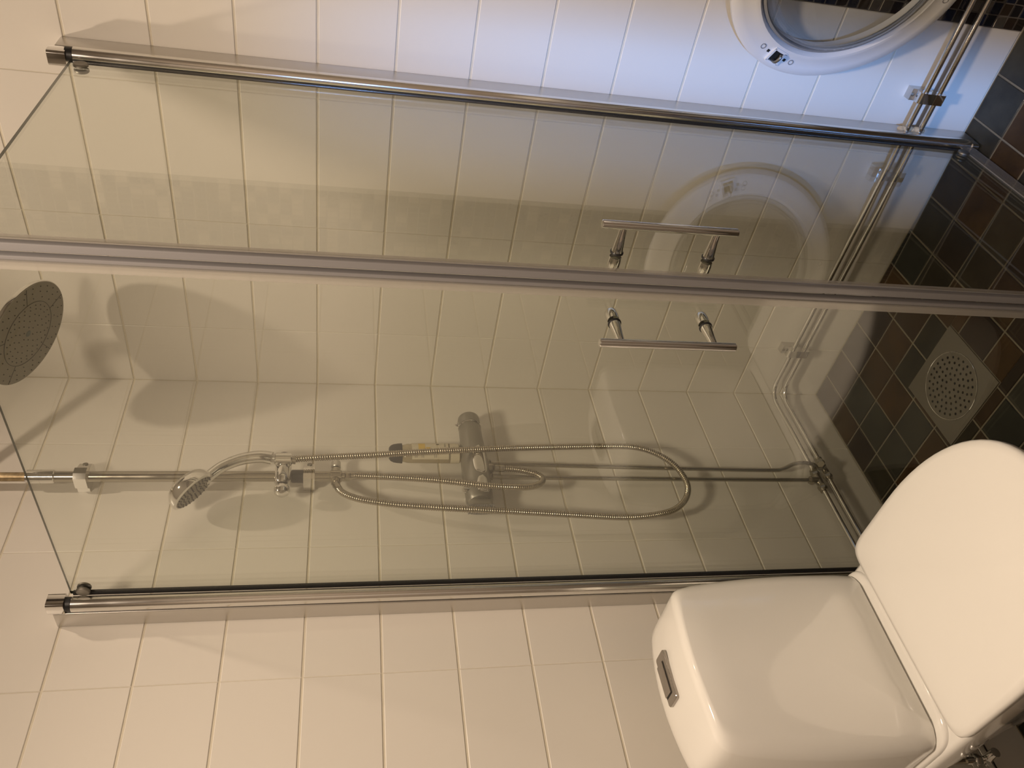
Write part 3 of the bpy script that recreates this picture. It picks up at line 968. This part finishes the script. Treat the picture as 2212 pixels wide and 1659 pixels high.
# bright chrome scallops on the front of the body
def scallop(x0, x1, w, r):
    mb = MB()
    loops = []
    n = 14
    for i in range(n + 1):
        f = i / n
        x = x0 + (x1 - x0) * f
        hw = w * math.sqrt(max(0.0, 1 - (2 * f - 1) ** 4)) + 1e-4
        loops.append([Vector((x, 0.050 + (r + 0.0035 * (1 - (k / 5 - 1) ** 2)) * math.cos(hw * (k / 5 - 1) + 0.22), 1.092 - (r + 0.0035 * (1 - (k / 5 - 1) ** 2)) * math.sin(hw * (k / 5 - 1) + 0.22) * -1 * -1)) for k in range(11)])
    fs = []
    for i in range(n):
        for k in range(10):
            fs.append((i * 11 + k, i * 11 + k + 1, (i + 1) * 11 + k + 1, (i + 1) * 11 + k))
    mb.add([p for l in loops for p in l], fs)
    return mb
scallop(0.296, 0.384, 0.60, 0.0326).build('chrome_scallop', M['chrome'], t)
scallop(0.390, 0.440, 0.50, 0.0318).build('chrome_scallop', M['chrome'], t)
# flow lever: flares from the body end, ribbed outer edge
mb = MB()
loops = []
for f in (0.0, 0.3, 0.6, 1.0):
    x = 0.436 + 0.030 * f
    hy = 0.017 + 0.004 * f
    hz = 0.024 + 0.008 * f
    loops.append([Vector((x, 0.052 + hy * math.copysign(abs(math.cos(a)) ** 0.7, math.cos(a)), 1.092 + hz * math.copysign(abs(math.sin(a)) ** 0.7, math.sin(a)))) for a in [2 * math.pi * i / 28 for i in range(28)]])
mb.loft(loops)
lv = mb.build('flow_lever', M['mixer_grey'], t)
for k in range(11):
    z = 1.092 + (k - 5) * 0.0054
    MB().cyl((0.4665, 0.036, z), (0.4665, 0.068, z), 0.0022, 8).build('grip_rib', M['grey_plastic'], lv)
MB().lathe([(0.0068, 0.0), (0.0068, 0.012), (0.0050, 0.015)], (0.420, 0.064, 1.118), Vector((0.15, 0.25, 1)), 12).build('eco_button', M['chrome'], t)
for x in (0.262, 0.400):
    MB().lathe([(0.024, 0.0005), (0.024, 0.006), (0.014, 0.012), (0.014, 0.040)], (x, 0, 1.092), (0, 1, 0), 28).build('wall_rosette', M['satin'], t)
for x, y in ((0.316, 0.041), (0.359, 0.041)):
    mb = MB()
    nut(mb, (x, y, 1.0605), (0, 0, 1), 0.0098, 0.020)
    mb.build('union_nut', M['dark_chrome'], t)
mb = MB()
nut(mb, (0.341, 0.050, 1.058), (0, 0, 1), 0.0112, 0.020)
mb.build('outlet', M['dark_chrome'], t)

# ------------------------------------------------------------------ shampoo bottle standing on the mixer
BX, BY, BZ = 0.290, 0.046, 1.1236
t = thing('shampoo_bottle', 'clear plastic shower gel bottle with black cap standing on the mixer', 'bottle', (BX, BY, BZ))
def sl(z, a, b, n=28, e=0.8):
    return [Vector((BX + a * math.copysign(abs(math.cos(2 * math.pi * i / n)) ** e, math.cos(2 * math.pi * i / n)), BY + b * math.copysign(abs(math.sin(2 * math.pi * i / n)) ** e, math.sin(2 * math.pi * i / n)), BZ + z)) for i in range(n)]
MB().loft([sl(0.000, 0.022, 0.012), sl(0.003, 0.026, 0.0155), sl(0.02, 0.027, 0.0165), (sl(0.09, 0.0265, 0.0165)), sl(0.128, 0.0255, 0.016), sl(0.140, 0.022, 0.014), sl(0.144, 0.015, 0.012)]).build('bottle_body', M['bottle'], t)
MB().loft([sl(0.1405, 0.0262, 0.0168), sl(0.1415, 0.0268, 0.0172), sl(0.152, 0.0258, 0.0166), sl(0.161, 0.0240, 0.0155), sl(0.1675, 0.0205, 0.0135), sl(0.1715, 0.0150, 0.010)]).build('cap', M['cap'], t)
MB().loft([sl(0.004, 0.0265, 0.0160), sl(0.026, 0.0276, 0.0171)], False, False).build('base_band', M['label'], t)
def label_patch(a0, a1, z0, z1, da=0.0, grow=0.0007):
    mb = MB()
    n = 10
    top, bot = [], []
    for i in range(n + 1):
        a = math.radians(a0 + (a1 - a0) * i / n)
        c, s = math.cos(a), math.sin(a)
        e = 0.8
        A, B = 0.0270 + grow, 0.0168 + grow
        top.append(Vector((BX + A * math.copysign(abs(c) ** e, c), BY + B * math.copysign(abs(s) ** e, s), BZ + z1)))
        bot.append(Vector((BX + A * math.copysign(abs(c) ** e, c), BY + B * math.copysign(abs(s) ** e, s), BZ + z0)))
    mb.add(bot + top, [(i, i + 1, n + 2 + i, n + 1 + i) for i in range(n)])
    return mb
lb = label_patch(20, 160, 0.030, 0.118, grow=0.0002).build('front_label', M['label'], t)
label_patch(84, 128, 0.086, 0.102).build('yellow_print', M['yellow'], lb)
label_patch(70, 96, 0.074, 0.084).build('yellow_print', M['yellow'], lb)
for (a, z, w, h) in ((118, 0.052, 9, 0.007), (74, 0.052, 9, 0.007), (120, 0.036, 6, 0.004), (104, 0.036, 6, 0.004), (88, 0.036, 6, 0.004), (72, 0.036, 6, 0.004)):
    label_patch(a - w / 2, a + w / 2, z, z + h).build('dark_print', M['ink'], lb)
for z in (0.060, 0.064, 0.090, 0.094, 0.106, 0.110):
    label_patch(34, 66, z, z + 0.0018).build('fine_print', M['ink_soft'], lb)

# ------------------------------------------------------------------ toilet
TX = 0.972
t = thing('toilet', 'cream white close coupled toilet with lid closed', 'toilet', (TX, 0.40, 0.0))
def sgnpow(c, e):
    return math.copysign(abs(c) ** e, c)
def outline(z, hw, yb, yf, n=64, eb=0.28, ef=0.55, cx=TX, ymid=None):
    """plan loop: squarish towards the wall, rounder towards the front"""
    ym = (yb + yf) / 2 if ymid is None else ymid
    pts = []
    for i in range(n):
        a = 2 * math.pi * i / n
        c, s = math.cos(a), math.sin(a)
        e = ef if s > 0 else eb
        y = ym + (yf - ym if s > 0 else ym - yb) * sgnpow(s, e)
        x = cx + hw * sgnpow(c, e)
        pts.append(Vector((x, y, z)))
    return pts
# cistern: gently bowed front, softened shoulders, crowned top
def cistern_elevation():
    side = [(0.412, 0.158), (0.414, 0.166), (0.420, 0.1705), (0.45, 0.1735), (0.50, 0.1750), (0.56, 0.1750), (0.62, 0.1725), (0.68, 0.1675), (0.73, 0.1615), (0.765, 0.1560), (0.782, 0.1515)]
    pts = [(TX + hw, z) for z, hw in side]
    # shoulder, then the crowned top
    for a in (20, 40, 60, 80):
        r = math.radians(a)
        pts.append((TX + 0.113 + 0.0375 * math.cos(r) , 0.782 + 0.0300 * math.sin(r)))
    for x in (0.105, 0.085, 0.06, 0.03, 0.0):
        pts.append((TX + x, 0.8245 - 0.0115 * (x / 0.113) ** 2))
    left = [(2 * TX - x, z) for x, z in reversed(pts[:-1])]
    return pts + left
ELEV = cistern_elevation()
def cistern_loop(fx_, fz_, yfun):
    zc = 0.60
    return [Vector((TX + (x - TX) * fx_, yfun(TX + (x - TX) * fx_), zc + (z - zc) * fz_)) for x, z in ELEV]
YF = lambda x: 0.289 - 0.95 * (x - 0.962) ** 2
cl = [cistern_loop(0.86, 0.955, lambda x: 0.110), cistern_loop(0.93, 0.980, lambda x: 0.113), cistern_loop(0.975, 0.993, lambda x: 0.122), cistern_loop(0.994, 0.998, lambda x: 0.135)]
for yy in (0.16, 0.20):
    cl.append(cistern_loop(1.0, 1.0, lambda x, yy=yy: yy))
for k in range(7):
    a = math.radians(90 * k / 6)
    cl.append(cistern_loop(1.0 - 0.165 * (1 - math.cos(a)), 1.0 - 0.042 * (1 - math.cos(a)), lambda x, a=a: YF(x) - 0.020 * (1 - math.sin(a))))
for q in (0.75, 0.5, 0.25, 0.04):
    cl.append(cistern_loop(0.835 * q, 0.958 * q, YF))
MB().loft(cl).build('cistern', M['ceramic'], t, smooth=60)
FPX, FPY = 0.958, 0.182
mb = MB()
zt = 0.8268
pl = [(FPX - 0.046, FPY - 0.020), (FPX + 0.046, FPY - 0.020), (FPX + 0.046, FPY + 0.020), (FPX - 0.046, FPY + 0.020)]
def rrect(x0, y0, x1, y1, r, z, k=4):
    pts = []
    for (cx, cy, a0) in ((x1 - r, y1 - r, 0), (x0 + r, y1 - r, 90), (x0 + r, y0 + r, 180), (x1 - r, y0 + r, 270)):
        for i in range(k + 1):
            a = math.radians(a0 + 90 * i / k)
            pts.append(Vector((cx + r * math.cos(a), cy + r * math.sin(a), z)))
    return pts
fpz = 0.8235
fpl = MB().loft([rrect(FPX - 0.046, FPY - 0.021, FPX + 0.046, FPY + 0.021, 0.006, fpz), rrect(FPX - 0.046, FPY - 0.021, FPX + 0.046, FPY + 0.021, 0.006, fpz + 0.005), rrect(FPX - 0.045, FPY - 0.020, FPX + 0.045, FPY + 0.020, 0.005, fpz + 0.0062)]).build('flush_plate', M['flush'], t)
MB().loft([rrect(FPX - 0.030, FPY - 0.0195, FPX + 0.029, FPY + 0.007, 0.002, fpz + 0.0058), rrect(FPX - 0.030, FPY - 0.0195, FPX + 0.029, FPY + 0.007, 0.002, fpz + 0.0082), rrect(FPX - 0.029, FPY - 0.0190, FPX + 0.028, FPY + 0.006, 0.002, fpz + 0.0088)]).build('flush_button', M['flush'], fpl)
MB().box((FPX + 0.0295, FPY - 0.0195, fpz + 0.0060), (FPX + 0.0312, FPY + 0.007, fpz + 0.0065)).box((FPX - 0.030, FPY + 0.0072, fpz + 0.0060), (FPX + 0.0312, FPY + 0.0086, fpz + 0.0065)).build('button_gap', M['dark'], fpl, smooth=0)
# bowl: rim shelf, flaring sides, foot
def dshape(z, hw, yb, yf, n=72, back_r=0.35):
    """D-shaped seat outline with nearly straight back edge"""
    pts = []
    ym = yb + (yf - yb) * 0.34
    for i in range(n):
        a = 2 * math.pi * i / n
        c, s = math.cos(a), math.sin(a)
        if s >= 0:
            x = hw * sgnpow(c, 0.86)
            y = ym + (yf - ym) * sgnpow(s, 0.94)
        else:
            x = hw * sgnpow(c, 0.13) * (1 - 0.02 * abs(s))
            y = ym - (ym - yb) * sgnpow(-s, 0.16)
        pts.append(Vector((TX + 0.003 + x, y, z)))
    return pts
bl = []
for z, hw, yb, yf in ((0.0, 0.112, 0.20, 0.560), (0.012, 0.115, 0.19, 0.566), (0.09, 0.112, 0.185, 0.570), (0.16, 0.115, 0.175, 0.592), (0.22, 0.128, 0.165, 0.630), (0.28, 0.150, 0.150, 0.680), (0.33, 0.168, 0.135, 0.718), (0.365, 0.177, 0.120, 0.727), (0.392, 0.180, 0.108, 0.734), (0.402, 0.178, 0.103, 0.733), (0.405, 0.172, 0.105, 0.727)):
    bl.append(dshape(z, hw, yb, yf))
MB().loft(bl).build('bowl', M['ceramic'], t, smooth=60)
# raised plinth under the cistern
MB().loft([outline(0.403, 0.176, 0.106, 0.296, 64, 0.3, 0.42), outline(0.408, 0.1765, 0.105, 0.2965, 64, 0.3, 0.42), outline(0.4125, 0.1745, 0.108, 0.292, 64, 0.3, 0.42), outline(0.4135, 0.170, 0.112, 0.285, 64, 0.3, 0.42)]).build('cistern_plinth', M['ceramic'], t, smooth=60)
# seat ring and lid
MB().loft([dshape(0.4055, 0.183, 0.330, 0.742), dshape(0.408, 0.186, 0.327, 0.745), dshape(0.417, 0.186, 0.327, 0.745), dshape(0.419, 0.183, 0.330, 0.742)]).build('seat', M['seat_plastic'], t, smooth=50)
lid = [dshape(0.4195, 0.188, 0.322, 0.748), dshape(0.4225, 0.1915, 0.3185, 0.7515), dshape(0.432, 0.1915, 0.3185, 0.7515), dshape(0.4365, 0.1885, 0.3215, 0.7485), dshape(0.4395, 0.178, 0.332, 0.737), dshape(0.4425, 0.130, 0.38, 0.70), dshape(0.4435, 0.05, 0.46, 0.60)]
MB().loft(lid).build('lid', M['seat_plastic'], t, smooth=60)
for s in (-1, 1):
    MB().cyl((TX + s * 0.075 - 0.02, 0.316, 0.4165), (TX + s * 0.075 + 0.02, 0.316, 0.4165), 0.0085, 16).build('hinge', M['seat_plastic'], t)

# ------------------------------------------------------------------ washing machine with its door swung open
t = thing('washing_machine', 'white front loading washing machine with round porthole door swung open to the wall', 'washing machine', (0.36, 1.73, 0.0))
WX0, WX1, WY0, WY1, WH = 0.06, 0.66, 1.435, 2.03, 0.85
cab = MB()
n = 40
cx, cz, cr = (WX0 + WX1) / 2, 0.49, 0.165
front = []
outer = []
for i in range(n):
    a = 2 * math.pi * i / n + math.pi / n
    c, s = math.cos(a), math.sin(a)
    k = max(abs(c) / 0.30, abs(s) / (0.355 if s > 0 else 0.48))
    outer.append(Vector((cx + c / k, WY0, cz + s / k)))
    front.append(Vector((cx + cr * c, WY0, cz + cr * s)))
inner = [p + Vector((0, 0.06, 0)) for p in front]
deep = [Vector((cx + (p.x - cx) * 0.97, WY0 + 0.36, cz + (p.z - cz) * 0.97)) for p in front]
cab.loft([outer, front, inner, deep], False, True)
cab.add([(WX0, WY0, 0.01), (WX1, WY0, 0.01), (WX1, WY1, 0.01), (WX0, WY1, 0.01), (WX0, WY0, WH), (WX1, WY0, WH), (WX1, WY1, WH), (WX0, WY1, WH)], [(0, 3, 2, 1), (4, 5, 6, 7), (1, 2, 6, 5), (2, 3, 7, 6), (3, 0, 4, 7)])
cab.build('cabinet', M['white_plastic'], t, smooth=30)
MB().box((WX0 + 0.02, WY0 - 0.008, 0.742), (WX1 - 0.02, WY0 - 0.0005, 0.840)).build('control_panel', M['white_plastic'], t, smooth=0)
MB().lathe([(0.024, 0.0), (0.024, 0.014), (0.019, 0.02)], (cx + 0.05, WY0 - 0.0085, 0.797), (0, -1, 0), 28).build('programme_dial', M['satin'], t)
for sx in (WX0 + 0.06, WX1 - 0.06):
    for sy in (WY0 + 0.06, WY1 - 0.06):
        MB().cyl((sx, sy, 0.0), (sx, sy, 0.012), 0.02, 16).build('foot', M['black'], t)
TH = -0.30
DN = Vector((math.cos(TH), math.sin(TH), 0))
DCn = Vector((0.092, 1.166, 0.490))
prof = [(0.172, -0.020), (0.205, -0.022), (0.228, -0.014), (0.2355, -0.002), (0.2345, 0.006), (0.228, 0.0105), (0.212, 0.013), (0.199, 0.0125), (0.190, 0.016), (0.182, 0.016), (0.1765, 0.006), (0.172, -0.020)]
dr = MB().lathe(prof, DCn, DN, 72, False, False).build('porthole_door', M['white_plastic'], t, smooth=40)
MB().lathe([(0.1765, 0.004), (0.1750, 0.010), (0.170, 0.012), (0.1675, 0.006), (0.170, -0.002), (0.1765, 0.004)], DCn, DN, 72, False, False).build('glass_gasket', M['grey_plastic'], dr, smooth=50)
MB().lathe([(0.171, 0.000), (0.168, 0.010), (0.157, 0.026), (0.140, 0.042), (0.118, 0.052), (0.06, 0.050), (0.001, 0.046), (0.001, 0.042), (0.06, 0.045), (0.116, 0.047), (0.136, 0.038), (0.153, 0.023), (0.164, 0.009), (0.1675, 0.000)], DCn, DN, 56, False, False).build('glass_bowl', M['bowl_glass'], dr, smooth=60)
DT = Vector((-math.sin(TH), math.cos(TH), 0))
def on_ring(r, ang, h=0.013):
    a = math.radians(ang)
    return DCn + DT * r * math.cos(a) + Vector((0, 0, 1)) * r * math.sin(a) + DN * h
LA = 159.0
lp = on_ring(0.2045, LA)
ra = (lp - DCn - DN * (lp - DCn).dot(DN)).normalized()
ta = DN.cross(ra)
def obox(mb, c, hx_, hy_, h0, h1):
    v = []
    for h in (h0, h1):
        for (a, b) in ((-1, -1), (1, -1), (1, 1), (-1, 1)):
            v.append(c + ra * a * hx_ + ta * b * hy_ + DN * h)
    return mb.add(v, [(0, 3, 2, 1), (4, 5, 6, 7), (0, 1, 5, 4), (1, 2, 6, 5), (2, 3, 7, 6), (3, 0, 4, 7)])
fr_ = MB()
for (da, db, hx_, hy_) in ((0.0145, 0, 0.0022, 0.0165), (-0.0145, 0, 0.0022, 0.0165), (0, 0.0145, 0.0145, 0.0022), (0, -0.0145, 0.0145, 0.0022)):
    obox(fr_, lp + ra * da + ta * db, hx_, hy_, -0.002, 0.0045)
lt = fr_.build('latch_frame', M['white_plastic'], dr, smooth=0)
obox(MB(), lp, 0.0115, 0.0115, -0.002, 0.0012).build('latch_opening', M['dark'], lt, smooth=0)
MB().tube([lp + ra * 0.010 + DN * 0.0, lp + ra * 0.006 + DN * 0.012, lp - ra * 0.006 + DN * 0.015, lp - ra * 0.010 + DN * 0.011], 0.0034, 10, 4).build('latch_hook', M['steel'], lt)
for da in (-11.5, 11.5):
    MB().lathe([(0.0058, -0.001), (0.0058, 0.0009), (0.0046, 0.0009), (0.0040, -0.0004)], on_ring(0.2045, LA + da), DN, 16, True, True).build('screw_hole', M['grey_plastic'], dr)
for da in (-6.6, 6.6):
    obox(MB(), on_ring(0.2045, LA + da), 0.0028, 0.0028, -0.001, 0.0009).build('slot', M['dark'], dr, smooth=0)
MB().lathe([(0.0058, -0.001), (0.0058, 0.0009), (0.0046, 0.0009), (0.0040, -0.0004)], on_ring(0.2065, 262), DN, 16, True, True).build('screw_hole', M['grey_plastic'], dr)
hinge = on_ring(0.232, 0, 0.0)
MB().tube([hinge + Vector((0, 0, -0.05)), hinge + Vector((0, 0, 0.05))], 0.010, 12, 1).tube([hinge, hinge + Vector((0.02, 0.04, 0)), Vector((0.175, WY0 + 0.002, 0.49))], 0.012, 10, 4).build('door_hinge', M['satin'], t)
